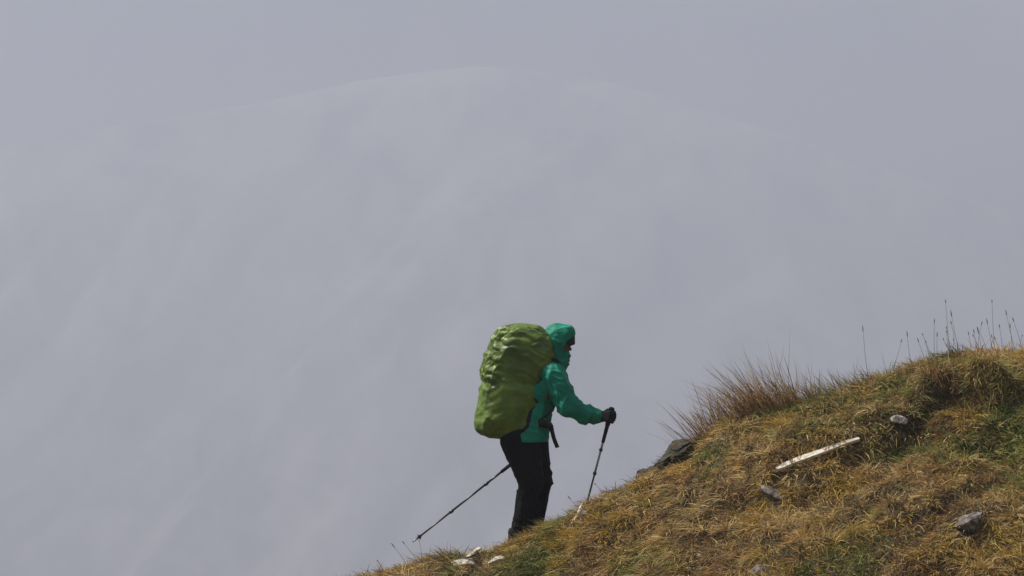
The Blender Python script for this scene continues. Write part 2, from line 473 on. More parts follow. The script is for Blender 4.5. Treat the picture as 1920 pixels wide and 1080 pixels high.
def grasp(wrist, c, axis, side, grow=0.0):
    """a closed hand round a pole: c = point on the pole axis in the middle of the fist, axis = up along the pole"""
    a = axis / np.linalg.norm(axis)
    f = c - wrist; f = f - (f @ a) * a; f /= np.linalg.norm(f)
    s = np.cross(a, f) * side                                   # towards the back of the hand
    pr = []
    rad = [0.0105, 0.0115, 0.0110, 0.0092]
    for i in range(4):
        h = (0.030 - 0.0205 * i)
        ln = [0.95, 1.05, 1.0, 0.82][i]
        r = rad[i] + grow
        k0 = c + a * h + f * 0.004 * ln + s * 0.036
        k1 = c + a * (h - 0.003) + f * 0.036 * ln + s * 0.020
        k2 = c + a * (h - 0.006) + f * 0.034 * ln - s * 0.014
        k3 = c + a * (h - 0.007) + f * 0.006 - s * 0.030
        w0 = wrist + a * (0.018 - 0.012 * i) + s * 0.010
        pr.append((cone(w0, k0, 0.016 + grow, 0.0135 + grow), 'palm'))
        pr.append((cone(k0, k1, r * 1.08, r), 'finger')); pr.append((cone(k1, k2, r, r * 0.95), 'finger')); pr.append((cone(k2, k3, r * 0.95, r * 0.82), 'finger'))
    pr.append((cone(wrist + s * 0.004, c - f * 0.030 + s * 0.008, 0.024 + grow, 0.021 + grow), 'palm'))
    t0 = wrist + (c - wrist) * 0.45 + a * 0.022 - s * 0.006
    t1 = c + a * 0.040 - f * 0.030 - s * 0.018
    t2 = c + a * 0.047 - f * 0.002 - s * 0.026
    t3 = c + a * 0.040 + f * 0.022 - s * 0.024
    for p, q, r0, r1 in ((t0, t1, 0.016, 0.0135), (t1, t2, 0.0130, 0.0120), (t2, t3, 0.0120, 0.0098)):
        pr.append((cone(p, q, r0 + grow, r1 + grow), 'thumb'))
    return pr

R_WR, L_WR = L(1123, 779, -0.185), L(1001, 812, 0.285)
R_C = pole_pt(RP_TOP, RP_TIP, 0.075); L_C = pole_pt(LP_TOP, LP_TIP, 0.075)
R_AX, L_AX = RP_TOP - RP_TIP, LP_TOP - LP_TIP

HEAD = L(1046, 641)
# the face looks forward, tilted down
ft = R(-14); FX = np.array([math.cos(ft), 0.0, math.sin(ft)]); FZ = np.array([-math.sin(ft), 0.0, math.cos(ft)])
def H(fx, y, fz): return HEAD + FX * fx + np.array([0, y, 0]) + FZ * fz

# -- the body: one continuous figure
def body_prims():
    p = []
    p += [cone(L(996, 808), L(1003, 775), 0.088, 0.085, 0.62), cone(L(1003, 775), L(1023, 720), 0.085, 0.090, 0.60), cone(L(1023, 720), L(1036, 696), 0.090, 0.070, 0.58)]
    p += [cone(L(1036, 698, -0.15), L(1036, 698, 0.15), 0.050, 0.050), cone(L(1038, 694), L(1046, 655), 0.054, 0.054)]
    p += [cone(L(1035, 699, -0.18), L(1061, 765, -0.225), 0.055, 0.045), cone(L(1061, 765, -0.225), R_WR, 0.045, 0.028)]
    p += [cone(L(1035, 699, 0.18), L(1001, 762, 0.26), 0.055, 0.045), cone(L(1001, 762, 0.26), L_WR, 0.045, 0.028)]
    p += [cone(L(984, 816, -0.09), L(993, 905, -0.11), 0.080, 0.060), cone(L(993, 905, -0.11), L(970, 1008, -0.11), 0.058, 0.040)]
    p += [cone(L(996, 816, 0.09), L(1014, 904, 0.11), 0.080, 0.060), cone(L(1014, 904, 0.11), L(1000, 986, 0.11), 0.060, 0.040)]
    p += [cone(L(962, 1019, -0.11), L(992, 1020, -0.115), 0.034, 0.026), cone(L(996, 998, 0.11), L(1027, 996, 0.115), 0.034, 0.026)]
    return p
def head_prims():
    return [ell(H(-0.012, 0, 0.030), (0.095, 0.076, 0.095)), ell(H(0.020, 0, -0.030), (0.066, 0.060, 0.085)),
            cone(H(0.040, -0.028, -0.078), H(0.066, 0, -0.098), 0.026, 0.022), cone(H(0.040, 0.028, -0.078), H(0.066, 0, -0.098), 0.026, 0.022),
            cone(H(-0.02, -0.045, -0.05), H(0.050, -0.02, -0.088), 0.024, 0.022), cone(H(-0.02, 0.045, -0.05), H(0.050, 0.02, -0.088), 0.024, 0.022),
            cone(H(0.066, -0.03, 0.018), H(0.066, 0.03, 0.018), 0.020, 0.020)]
def head_detail(f, X, Y, Z):
    nose = [cone(H(0.082, 0, 0.006), H(0.108, 0, -0.034), 0.008, 0.0125), cone(H(0.095, -0.012, -0.036), H(0.095, 0.012, -0.036), 0.009, 0.009)]
    lips = [cone(H(0.083, -0.018, -0.062), H(0.091, 0, -0.060), 0.006, 0.008), cone(H(0.083, 0.018, -0.062), H(0.091, 0, -0.060), 0.006, 0.008),
            cone(H(0.080, -0.015, -0.073), H(0.088, 0, -0.073), 0.006, 0.008), cone(H(0.080, 0.015, -0.073), H(0.088, 0, -0.073), 0.006, 0.008)]
    ears = [ell(H(-0.012, s * 0.076, -0.012), (0.022, 0.012, 0.034)) for s in (-1, 1)]
    f = smin(f, blob(nose, X, Y, Z, 0.010), 0.010); f = smin(f, blob(lips, X, Y, Z, 0.004), 0.006); f = smin(f, blob(ears, X, Y, Z, 0.004), 0.008)
    for s in (-1, 1):
        f = -smin(-f, prim(ell(H(0.086, s * 0.032, -0.002), (0.015, 0.017, 0.013)), X, Y, Z), 0.012)
        f = smin(f, prim(ell(H(0.072, s * 0.031, -0.002), (0.013, 0.014, 0.012)), X, Y, Z), 0.003)
    return f
zz = np.concatenate([np.arange(-0.06, 1.40, 0.0095), np.arange(1.40, 1.80, 0.0055)])
bax = [np.arange(-0.20, 0.76, 0.0080), np.arange(-0.33, 0.40, 0.0080), zz]
X, Y, Z = grid(bax)
f = blob(body_prims(), X, Y, Z, 0.035)
hk = bax[2] > 1.36
Xh, Yh, Zh = X, Y, Z[:, :, hk]
fh = blob(head_prims(), Xh, Yh, Zh, 0.020); fh = smin(fh, f[:, :, hk], 0.02); fh = head_detail(fh, Xh, Yh, Zh)
f[:, :, hk] = fh
for wr, c, ax_, sd in ((R_WR, R_C, R_AX, -1), (L_WR, L_C, L_AX, 1)):
    f = smin(f, blob([p for p, _ in grasp(wr, c, ax_, sd)], X, Y, Z, 0.004), 0.004)
V, Qf = surface_nets(f, *bax)
new_mesh('body', V, Qf, M_SKIN, hiker)

# -- hair under the hood
hx = axes(H(-0.13, -0.1, -0.08) - 0.03, H(0.10, 0.1, 0.14) + 0.03, 0.006); X, Y, Z = grid(hx)
hf_ = blob([ell(H(-0.014, 0, 0.034), (0.101, 0.082, 0.101))], X, Y, Z)
fxg = (X - HEAD[0]) * FX[0] + (Z - HEAD[2]) * FX[2]; fzg = (X - HEAD[0]) * FZ[0] + (Z - HEAD[2]) * FZ[2]
hf_ = np.maximum(hf_, (fxg - 0.30 * (fzg - 0.03) - 0.050))
hf_ = np.maximum(hf_, -0.06 - fzg)
V, Qf = surface_nets(np.broadcast_to(hf_, tuple(len(a) for a in hx)).copy(), *hx)
new_mesh('hair', V, Qf, M_HAIR, hiker)

# -- folds: ridged, stretched along a direction
def folds(V, N, along, scale, stretch, amp_, seed, sharp=1.6):
    al = np.asarray(along, float); al /= np.linalg.norm(al)
    t1 = np.cross(al, [0, 1, 0.13]); t1 /= np.linalg.norm(t1); t2 = np.cross(al, t1)
    w = 0.35 * (noise3(*(V * 9).T, seed + 7) - 0.5)
    c = [(V @ al) * scale / stretch + w, (V @ t1) * scale + w * 2, (V @ t2) * scale]
    r = 1 - np.abs(2 * noise3(*c, seed) - 1)
    return amp_ * (r ** sharp - 0.45)

# -- the jacket: torso and sleeves, gathered at hem and cuffs
def jacket_prims():
    p = [cone(L(992, 824), L(1001, 798), 0.136, 0.115, 0.62), cone(L(1001, 818), L(1003, 782), 0.118, 0.112, 0.66), cone(L(1003, 782), L(1020, 735), 0.112, 0.120, 0.63), cone(L(1020, 735), L(1033, 700), 0.118, 0.100, 0.60)]
    p += [cone(L(1036, 698, -0.15), L(1036, 698, 0.15), 0.078, 0.078), cone(L(1036, 692), L(1046, 672), 0.085, 0.080), cone(L(1050, 672), L(1055, 666), 0.060, 0.050)]
    p += [cone(L(1040, 703, -0.185), L(1064, 757, -0.225), 0.084, 0.082), cone(L(1066, 762, -0.225), L(1098, 776, -0.20), 0.076, 0.062),
          cone(L(1098, 776, -0.20), L(1126, 779, -0.185), 0.062, 0.046)]
    p += [cone(L(1034, 703, 0.19), L(1001, 764, 0.265), 0.084, 0.074), cone(L(1001, 764, 0.265), L(1001, 806, 0.285), 0.072, 0.047)]
    return p
jax_ = [np.arange(-0.17, 0.66, 0.0080), np.arange(-0.36, 0.40, 0.0080), np.arange(0.72, 1.60, 0.0080)]
X, Y, Z = grid(jax_)
f = blob(jacket_prims(), X, Y, Z, 0.030)
hem = (828 - 1030) / -SP
f = np.maximum(f, hem + 0.10 * (X - L(1000, 0)[0]) * 0 - Z * 1.0 + 0.0)
V, Qf = surface_nets(f, *jax_); N = vnormals(V, Qf)
hemw = smooth(hem + 0.01, hem + 0.06, V[:, 2])
d = folds(V, N, (0.35, 0.0, -1.0), 16, 3.2, 0.017, 3) + folds(V, N, (0.9, 0.1, -0.45), 26, 2.6, 0.013, 9)
sleeve = smooth(1062, 1100, V[:, 0] * SP + 985) * (V[:, 1] < -0.05)
d = d + sleeve * folds(V, N, (0.15, 0.2, 1.0), 24, 2.5, 0.022, 21)
cuff = smooth(1128, 1118, V[:, 0] * SP + 985)
V = V + N * (d * hemw * (0.25 + 0.75 * cuff))[:, None]
jacket = new_mesh('jacket', V, Qf, M_JACKET, hiker)

# -- hood with a deep face opening
hax = [np.arange(L(1004, 0)[0], L(1092, 0)[0], 0.0055), np.arange(-0.16, 0.165, 0.0055), np.arange(L(0, 700)[2], L(0, 594)[2], 0.0055)]
X, Y, Z = grid(hax)
outer = blob([ell(L(1045, 640), (0.122, 0.122, 0.140)), cone(L(1043, 650), L(1040, 684), 0.104, 0.100), cone(L(1050, 665), L(1056, 672), 0.078, 0.066), cone(H(0.05, -0.045, 0.085), H(0.05, 0.045, 0.085), 0.062, 0.062)], X, Y, Z, 0.03)
inner = blob([ell(L(1046, 642), (0.110, 0.106, 0.122)), cone(L(1045, 655), L(1042, 682), 0.086, 0.080)], X, Y, Z, 0.02)
openc = blob([cone(H(0.090, 0, -0.025), H(0.24, 0, -0.040), 0.108, 0.14)], X, Y, Z, 0.02)
f = np.maximum(np.maximum(outer, -inner), -openc)
V, Qf = surface_nets(f, *hax); N = vnormals(V, Qf)
V = V + N * (folds(V, N, (0.6, 0.0, 0.8), 24, 2.8, 0.008, 33) + folds(V, N, (1, 0.3, -0.5), 40, 2.2, 0.004, 35))[:, None]
hood = new_mesh('hood', V, Qf, M_JACKET, jacket)
# stiff dark peak round the upper edge of the opening
ang = np.linspace(R(-78), R(78), 23)
pk = np.array([H(0.030 + 0.038 * math.cos(a), 0.104 * math.sin(a), 0.040 + 0.067 * math.cos(a)) for a in ang])
pkm = np.array([H(0.062 + 0.054 * math.cos(a), 0.094 * math.sin(a), 0.012 + 0.058 * math.cos(a)) for a in ang])
pk2 = np.array([H(0.078 + 0.054 * math.cos(a), 0.080 * math.sin(a), -0.022 + 0.036 * math.cos(a)) for a in ang])
Vp = []; Fp = []
for i in range(len(ang)):
    nrm = np.array([0.6, math.sin(ang[i]) * 0.6, 0.5]) * 0.006
    Vp += [pk[i] + nrm, pkm[i] + nrm, pk2[i] + nrm * 0.6, pk2[i] - nrm * 0.6, pkm[i] - nrm, pk[i] - nrm]
for i in range(len(ang) - 1):
    for k in range(6): Fp.append([i * 6 + k, i * 6 + 6 + k, i * 6 + 6 + (k + 1) % 6, i * 6 + (k + 1) % 6])
Fp += [[0, 1, 2, 3, 4, 5], [len(Vp) - 1 - k for k in range(6)]]
new_mesh('hood_peak', np.array(Vp), Fp, M_BLACK, jacket)

# -- trousers
def trouser_prims():
    p = [cone(L(976, 812), L(998, 808), 0.118, 0.108, 0.66)]
    p += [cone(L(966, 826, -0.09), L(994, 903, -0.11), 0.112, 0.094), cone(L(994, 903, -0.11), L(971, 1006, -0.11), 0.092, 0.060)]
    p += [cone(L(988, 826, -0.085), L(998, 903, -0.105), 0.104, 0.086)]
    p += [cone(L(1001, 826, 0.09), L(1012, 904, 0.11), 0.108, 0.098), cone(L(1012, 904, 0.11), L(1001, 986, 0.11), 0.096, 0.066)]
    return p
tax = [np.arange(-0.28, 0.28, 0.0080), np.arange(-0.27, 0.275, 0.0080), np.arange(0.0, 1.06, 0.0080)]
X, Y, Z = grid(tax)
f = blob(trouser_prims(), X, Y, Z, 0.018)
V, Qf = surface_nets(f, *tax); N = vnormals(V, Qf)
kz = np.exp(-((V[:, 2] - L(0, 905)[2]) / 0.16) ** 2) + 0.8 * np.exp(-((V[:, 2] - L(0, 995)[2]) / 0.10) ** 2)
V = V + N * (folds(V, N, (1.0, 0.4, -0.35), 20, 2.2, 0.012, 51) * (0.4 + 0.8 * kz) + folds(V, N, (0.2, 0.1, -1.0), 16, 3.5, 0.008, 53))[:, None]
new_mesh('trousers', V, Qf, M_TROUSER, hiker)

# -- gloves (five fingers each), cuffs under the sleeves
for wr, c, ax_, sd, fore in ((R_WR, R_C, R_AX, -1, L(1100, 776, -0.20)), (L_WR, L_C, L_AX, 1, L(1001, 785, 0.28))):
    pr = grasp(wr, c, ax_, sd, 0.0035)
    allp = np.array([q for p, _ in pr for q in (p[1], p[2])])
    gax = axes(allp.min(0) - 0.05, allp.max(0) + 0.05, 0.0036); X, Y, Z = grid(gax)
    f = blob([p for p, k in pr if k == 'palm'], X, Y, Z, 0.012)
    for i in range(4):
        fi = [p for p, k in pr if k == 'finger'][i * 3:i * 3 + 3]
        f = smin(f, blob(fi, X, Y, Z, 0.004), 0.003)
    f = smin(f, blob([p for p, k in pr if k == 'thumb'], X, Y, Z, 0.006), 0.006)
    b = fore - wr; b = b / np.linalg.norm(b)
    f = smin(f, prim(cone(wr, wr + b * 0.035, 0.034, 0.037), X, Y, Z), 0.012)
    V, Qf = surface_nets(np.broadcast_to(f, tuple(len(a) for a in gax)).copy(), *gax)
    new_mesh('glove', V, Qf, M_GLOVE, hiker)

# -- boots
for hp_, tp, an in ((L(961, 1020, -0.11), L(994, 1018, -0.118), L(966, 1004, -0.11)), (L(995, 999, 0.11), L(1028, 993, 0.118), L(1001, 982, 0.11))):
    bx_ = axes(np.minimum(hp_, tp) - 0.09, np.maximum(an, tp) + np.array([0.09, 0.09, 0.06]), 0.006); X, Y, Z = grid(bx_)
    f = blob([cone(hp_, tp, 0.048, 0.040), cone(hp_ + [0.02, 0, 0.02], an + [0, 0, 0.03], 0.052, 0.056), cone(hp_ + [0.05, 0, 0.03], tp + [-0.02, 0, 0.005], 0.045, 0.038)], X, Y, Z, 0.02)
    V, Qf = surface_nets(np.broadcast_to(f, tuple(len(a) for a in bx_)).copy(), *bx_)
    boot = new_mesh('boot', V, Qf, M_BOOT, hiker)
    dn = np.array([0, 0, -0.040])
    f = blob([cone(hp_ + dn * 0.55, tp + dn * 0.45, 0.050, 0.044)], X, Y, Z)
    lz = (hp_[2] + (tp[2] - hp_[2]) * np.clip((X - hp_[0]) / (tp[0] - hp_[0]), 0, 1)) - 0.022
    f = np.maximum(f, np.abs(Z - lz) - 0.017)
    V, Qf = surface_nets(np.broadcast_to(f, tuple(len(a) for a in bx_)).copy(), *bx_)
    new_mesh('sole', V, Qf, M_SOLE, boot)

# ================================================================== the backpack under its rain cover
pack = thing('backpack', 'large backpack in a crinkled olive green rain cover on the hiker\'s back', 'backpack', P0)
PROF = np.array([  # photo row, back edge, front edge, half width
    (606.5, 974, 980, .015), (607.5, 962, 990, .055), (610, 950, 1002, .095), (616, 939, 1012, .130), (625, 931, 1021, .152), (640, 922, 1032, .172), (655, 916, 1037, .183),
    (670, 912, 1038, .190), (690, 907, 1031, .195), (710, 904, 1023, .195), (730, 902, 1017, .196), (750, 898, 1013, .198), (770, 894, 1010, .198),
    (790, 892, 1008, .195), (803, 895, 1006, .185), (811, 901, 1004, .170), (817, 914, 1001, .145), (822, 934, 996, .105), (824.5, 955, 985, .05), (825, 966, 974, .012)])
rows = np.interp(np.linspace(0, 1, 150), np.linspace(0, 1, len(PROF)), PROF[:, 0])
from_row = lambda c: np.interp(rows, PROF[:, 0], PROF[:, c])
NS = 180
th = np.linspace(0, 2 * math.pi, NS, endpoint=False)
def se(v, n): return np.sign(v) * np.abs(v) ** (2 / n)
xb, xf, hw = from_row(1), from_row(2), from_row(3)
cxm, rx = (xb + xf) / 2, (xf - xb) / 2
PX = (cxm[:, None] + rx[:, None] * se(np.cos(th), np.where(np.cos(th) > 0, 4.2, 2.7))[None] - 985) / SP
PY = hw[:, None] * se(np.sin(th), np.where(np.cos(th) > 0, 4.2, 2.5))[None]
PZ = np.repeat(((1030 - rows) / SP)[:, None], NS, 1)
V = np.stack([PX, PY, PZ], -1).reshape(-1, 3)
ii = np.arange(150 * NS).reshape(150, NS)
Qf = np.stack([ii[1:], np.roll(ii[1:], -1, 1), np.roll(ii[:-1], -1, 1), ii[:-1]], -1).reshape(-1, 4)
N = vnormals(V, Qf)
row_v = np.repeat(rows, NS); px_v = V[:, 0] * SP + 985
up = smooth(735, 700, row_v)
cin = np.exp(-((row_v - 716 - 0.06 * (px_v - 905)) / 7.0) ** 2)                       # a cord cinches the middle
back = smooth(985, 905, px_v)
dsp = up * (folds(V, N, (0.75, 0.1, -0.66), 13, 4.5, 0.030, 61, 1.5) + folds(V, N, (0.85, 0.0, -0.52), 30, 5.0, 0.010, 62))
dsp += (1 - up) * (folds(V, N, (0.6, 0.2, -0.8), 9, 3.2, 0.026, 63, 1.5) + folds(V, N, (0.9, 0.1, 0.35), 22, 4.5, 0.008, 64))
dsp += back * np.exp(-((row_v - 705) / 32) ** 2) * folds(V, N, (1, 0.9, -0.12), 26, 5.0, 0.022, 65, 1.1)
dsp -= 0.016 * cin
dsp -= folds(V, N, (0.8, 0.15, -0.6), 15, 2.6, 0.011, 71, 6) * (0.4 + 0.6 * up) + (0.35 + 0.65 * up) * (folds(V, N, (0.95, 0.0, 0.2), 24, 3.0, 0.006, 73, 7) + folds(V, N, (0.6, 0.2, -0.8), 34, 3.0, 0.004, 75, 7))
dsp += 0.012 * np.exp(-((row_v - 800) / 14) ** 2) * back - 0.020 * np.exp(-(((px_v - 938) / 9) ** 2 + ((row_v - 806) / 16) ** 2))
endf = smooth(606, 618, row_v) * smooth(825, 812, row_v)
V = V + N * (dsp * (0.15 + 0.85 * endf))[:, None]
cap_t = list(ii[0]); cap_b = list(ii[-1])
faces = [list(q) for q in Qf] + [cap_t, cap_b[::-1]]
cover = new_mesh('rain_cover', V, faces, M_COVER, pack)
tag(cover, 'crinkled olive green rain cover')
# drawcord round the lower rim of the cover, a gathered hem
rim = np.stack([PX[118], PY[118], PZ[118]], -1)

# harness: shade strip, hip belt, shoulder straps, the loose belt end
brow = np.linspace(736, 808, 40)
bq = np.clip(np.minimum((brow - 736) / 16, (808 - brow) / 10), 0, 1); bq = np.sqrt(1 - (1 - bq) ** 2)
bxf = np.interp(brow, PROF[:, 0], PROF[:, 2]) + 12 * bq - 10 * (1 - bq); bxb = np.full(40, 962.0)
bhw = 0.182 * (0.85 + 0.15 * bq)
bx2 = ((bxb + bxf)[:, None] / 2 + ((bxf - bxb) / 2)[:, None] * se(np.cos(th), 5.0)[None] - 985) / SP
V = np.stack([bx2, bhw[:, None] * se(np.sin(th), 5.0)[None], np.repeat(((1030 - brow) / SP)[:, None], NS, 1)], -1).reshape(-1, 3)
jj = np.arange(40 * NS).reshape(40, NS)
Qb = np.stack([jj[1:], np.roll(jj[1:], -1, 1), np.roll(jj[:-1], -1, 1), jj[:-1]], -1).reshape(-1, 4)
new_mesh('pack_side_shade', V, [list(q) for q in Qb] + [list(jj[0]), list(jj[-1])[::-1]], M_BLACK, pack)  # black band put where the jacket lies in shade beside the pack
for s in (-1, 1):
    pts = spline([L(1002, 796, s * 0.165), L(1012, 792, s * 0.192), L(1022, 794, s * 0.182), L(1032, 798, s * 0.10), L(1034, 800, s * 0.015)], 24)
    V, F = ribbon(pts, (0.1, 0, 1), [0.06] * 8 + list(np.linspace(0.06, 0.03, 16)), 0.016)
    new_mesh('hip_belt', V, F, M_BLACK, pack)
    pts = spline([L(1016, 690, s * 0.10), L(1034, 672, s * 0.115), L(1052, 684, s * 0.125), L(1054, 720, s * 0.135), L(1036, 765, s * 0.165), L(1012, 786, s * 0.185)], 30)
    V, F = ribbon(pts, (0, 1, 0), [0.06] * 18 + list(np.linspace(0.06, 0.02, 12)), 0.016)
    new_mesh('shoulder_strap', V, F, M_BLACK, pack)
pts = spline([L(1033, 797, -0.11), L(1035, 808, -0.125), L(1039, 823, -0.12), L(1045, 838, -0.115)], 14)
V, F = ribbon(pts, (0.7, -0.7, 0), 0.036, 0.010)
tag(new_mesh('strap_end', V, F, M_BLACK, pack), 'loose black belt end hanging down')
V, F = ribbon(np.array([L(1024, 732, -0.175), L(1025, 740, -0.185), L(1026, 749, -0.18)]), (1, 0, 0), 0.022, 0.012)
tag(new_mesh('buckle', V, F, M_RED, pack), 'small dull red buckle')

# ================================================================== trekking poles
def trekking_pole(label, top, tip, clamps, silver):
    o = thing('trekking_pole', label, 'trekking pole', P0 + tip, 'trekking poles of the hiker')
    P = lambda t: top + (tip - top) * t - tip
    ax = (tip - top) / np.linalg.norm(tip - top)
    # grip with a knob, finger swell and a long foam extension
    ts = [-0.012, -0.006, 0.004, 0.012, 0.022, 0.05, 0.085, 0.125, 0.15, 0.155, 0.24, 0.31, 0.315]
    rs = [0.006, 0.019, 0.024, 0.022, 0.017, 0.0185, 0.016, 0.018, 0.021, 0.0165, 0.0145, 0.0135, 0.009]
    new_mesh('grip', *tube([P(t) for t in ts], rs, 14), M_GRIP, o)
    segs = [(0.31, clamps[0], 0.0088), (clamps[0], clamps[1], 0.0082), (clamps[1], 0.965, 0.0072)]
    for k, (a, b, r) in enumerate(segs):
        m = M_SILVER if k in silver else M_SHAFT
        new_mesh('shaft', *tube([P(a), P((a + b) / 2), P(b)], r, 12), m, o)
    for c in clamps:
        new_mesh('clamp', *tube([P(c - 0.016), P(c - 0.010), P(c), P(c + 0.010), P(c + 0.014)], [0.010, 0.0135, 0.0145, 0.0125, 0.009], 12), M_SHAFT, o)
    bt = 0.945
    new_mesh('basket', *tube([P(bt - 0.012), P(bt - 0.002), P(bt), P(bt + 0.004), P(bt + 0.010)], [0.010, 0.014, 0.024, 0.023, 0.010], 14), M_SHAFT, o)
    new_mesh('tip', *tube([P(0.96), P(0.985), P(1.0)], [0.0072, 0.006, 0.003], 10), M_SILVER, o)
    side = np.array([0.25, 0.0, 0.97])
    q = [P(0.004), P(0.02) + np.array([-0.05, -0.012, -0.005]), P(0.07) + np.array([-0.062, -0.014, -0.01]), P(0.09) + np.array([-0.02, -0.02, -0.01]), P(0.03) + np.array([0.0, -0.02, 0])]
    new_mesh('wrist_strap', *ribbon(spline(q, 20), np.cross(ax, [0, 1, 0]), 0.016, 0.004), M_BLACK, o)
    return o
trekking_pole('trekking pole planted upright in the grass in front of the hiker', RP_TOP, RP_TIP, (0.38, 0.595), (0, 1))
trekking_pole('black trekking pole slanting back behind the hiker with its tip in the air', LP_TOP, LP_TIP, (0.43, 0.70), ())

# ================================================================== stones, a plank, a painted lit edge
import random
rng0 = random.Random(4)
def rock(name, label, cat, px, py, size, seed, m, rot=(0, 0, 0), sink=0.3, group=None, flat=1.0, pos=None, rough=0.28, strata=0.0):
    import bmesh
    bm = bmesh.new(); bmesh.ops.create_icosphere(bm, subdivisions=5 if strata else 3, radius=1.0)
    v = np.array([x.co[:] for x in bm.verts])
    # chop by random planes for facets
    g = np.random.default_rng(seed)
    for _ in range(16):
        n = g.normal(size=3); n /= np.linalg.norm(n); h = g.uniform(0.55, 0.85)
        d = v @ n - h; v = v - np.outer(np.maximum(d, 0) * 0.92, n)
    r = 1 + rough * (noise3(*(v * 1.7 + seed).T, seed) - 0.5) + 0.5 * rough * (noise3(*(v * 4.3 + seed).T, seed + 1) - 0.5) + 0.2 * rough * (noise3(*(v * 11).T, seed + 2) - 0.5)
    v = v * r[:, None]
    if strata:      # bedding: layers stand out and fall back, edges broken
        lay = np.floor(v[:, 2] * 3.2 + 0.35 * v[:, 0] + 10)
        k_ = 1 + strata * (hash3(lay, np.zeros_like(lay), np.zeros_like(lay), seed) - 0.5) + 0.5 * strata * (noise3(*(v * np.array([5, 5, 1.5])).T, seed + 5) - 0.5)
        v[:, :2] *= k_[:, None]
        v[:, 2] += 0.35 * strata * (noise3(*(v * 3.5).T, seed + 6) - 0.5)
    v = v * np.array(size)[None] / 2
    for x, c in zip(bm.verts, v): x.co = c
    me = bpy.data.meshes.new(name); bm.to_mesh(me); bm.free()
    me.polygons.foreach_set('use_smooth', np.zeros(len(me.polygons), bool)); me.materials.append(m)
    o = bpy.data.objects.new(name, me); COL.objects.link(o)
    p = on_ground(px, py) if pos is None else pos
    o.location = p + np.array([0, 0, size[2] * (0.5 - sink)]); o.rotation_euler = [R(a) for a in rot]
    tag(o, label, cat, group)
    return o

ROCKS = []     # footprints the grass keeps clear of: x, y, radius
def add_rock(*a, **k):
    o = rock(*a, **k); ROCKS.append((o.location.x, o.location.y + 0.02, 0.24 * max(a[5][0], a[5][1]))); return o
add_rock('stone', 'small white stone below the dark turf bank', 'stone', 1686, 806, (0.14, 0.11, 0.09), 3, M_STONE_W, sink=-0.12)
add_rock('stone', 'flat grey stone tilted in the grass below the pale stick', 'stone', 1452, 940, (0.27, 0.16, 0.085), 8, M_STONE_G, rot=(20, 22, 0), sink=-0.1)
add_rock('stone', 'rounded grey stone with a pale edge half buried in long straw grass', 'stone', 1822, 990, (0.24, 0.20, 0.15), 12, M_STONE_G, rot=(0, -30, 20), sink=0.25)
add_rock('stone', 'small low pale stone beside the broad flat stone', 'stone', 932, 1056, (0.18, 0.13, 0.05), 17, M_STONE_W, rot=(10, -24, 0), sink=0.15)
add_rock('stone', 'pale grey stone showing low in the grass', 'stone', 1428, 1080, (0.26, 0.16, 0.10), 21, M_STONE_G, rot=(8, 4, 0), sink=0.2)
# the outcrop on the skyline: a slab that juts out over a lower ledge
oc = thing('rock_outcrop', 'dark mossy rock ledge jutting from the ridge line', 'rock', at(1258, 858, 29.35))
for size, px, py, yy, rot, sd in (((0.34, 0.38, 0.085), 1270, 842, 29.40, (6, -30, 12), 31), ((0.22, 0.30, 0.08), 1246, 862, 29.38, (14, -34, -20), 44), ((0.20, 0.26, 0.07), 1216, 889, 29.38, (0, -38, 30), 47)):
    r_ = rock('slab', None, None, 0, 0, size, sd, M_STONE_D, rot=rot, sink=0.5, pos=at(px, py, yy), rough=0.5, strata=0.55)
    r_.parent = oc; r_.location = Vector(at(px, py, yy)) - Vector(oc.location)
    ROCKS.append((float(at(px, py, yy)[0]), yy, 0.12))

def lit_edge_strip(label, pixs, radii, lift, m=M_WOOD, name='lit_edge_strip', n=40, seed=1, flat=1.0):
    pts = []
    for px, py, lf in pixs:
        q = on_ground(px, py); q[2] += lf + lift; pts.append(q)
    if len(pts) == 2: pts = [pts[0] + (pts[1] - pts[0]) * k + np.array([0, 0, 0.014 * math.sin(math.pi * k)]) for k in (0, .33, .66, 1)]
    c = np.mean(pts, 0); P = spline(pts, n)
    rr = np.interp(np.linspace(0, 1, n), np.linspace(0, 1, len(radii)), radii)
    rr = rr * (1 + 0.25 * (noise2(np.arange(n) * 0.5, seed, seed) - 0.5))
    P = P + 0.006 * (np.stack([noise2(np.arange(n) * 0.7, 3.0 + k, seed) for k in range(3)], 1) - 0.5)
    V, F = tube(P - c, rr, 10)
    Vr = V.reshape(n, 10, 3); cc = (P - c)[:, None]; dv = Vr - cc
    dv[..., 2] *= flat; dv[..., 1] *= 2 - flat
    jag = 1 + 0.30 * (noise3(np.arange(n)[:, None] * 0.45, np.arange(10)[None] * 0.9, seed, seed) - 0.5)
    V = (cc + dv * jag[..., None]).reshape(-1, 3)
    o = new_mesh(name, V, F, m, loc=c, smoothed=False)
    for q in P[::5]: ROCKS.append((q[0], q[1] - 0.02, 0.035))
    return tag(o, label, 'lit_edge_strip')
pa, pb = on_ground(1456, 897), on_ground(1611, 852)
pts = np.array([pa + (pb - pa) * t + np.array([0, 0, 0.062 + 0.035 * t + 0.012 * math.sin(math.pi * t) + 0.003 * math.sin(9 * t)]) for t in np.linspace(0, 1, 16)])
pw = np.interp(np.linspace(0, 1, 16), [0, 0.06, 0.3, 0.7, 1], [0.022, 0.040, 0.046, 0.040, 0.022]) * (1 + 0.10 * (noise2(np.arange(16) * 0.9, 2.0, 5) - 0.5))
V, F = ribbon(pts - pa, (0, 0.80, 0.60), pw, 0.024)
tag(new_mesh('plank', V, F, M_WOOD, None, False, pa), 'long straight bleached white plank lying on the open grass', 'plank')
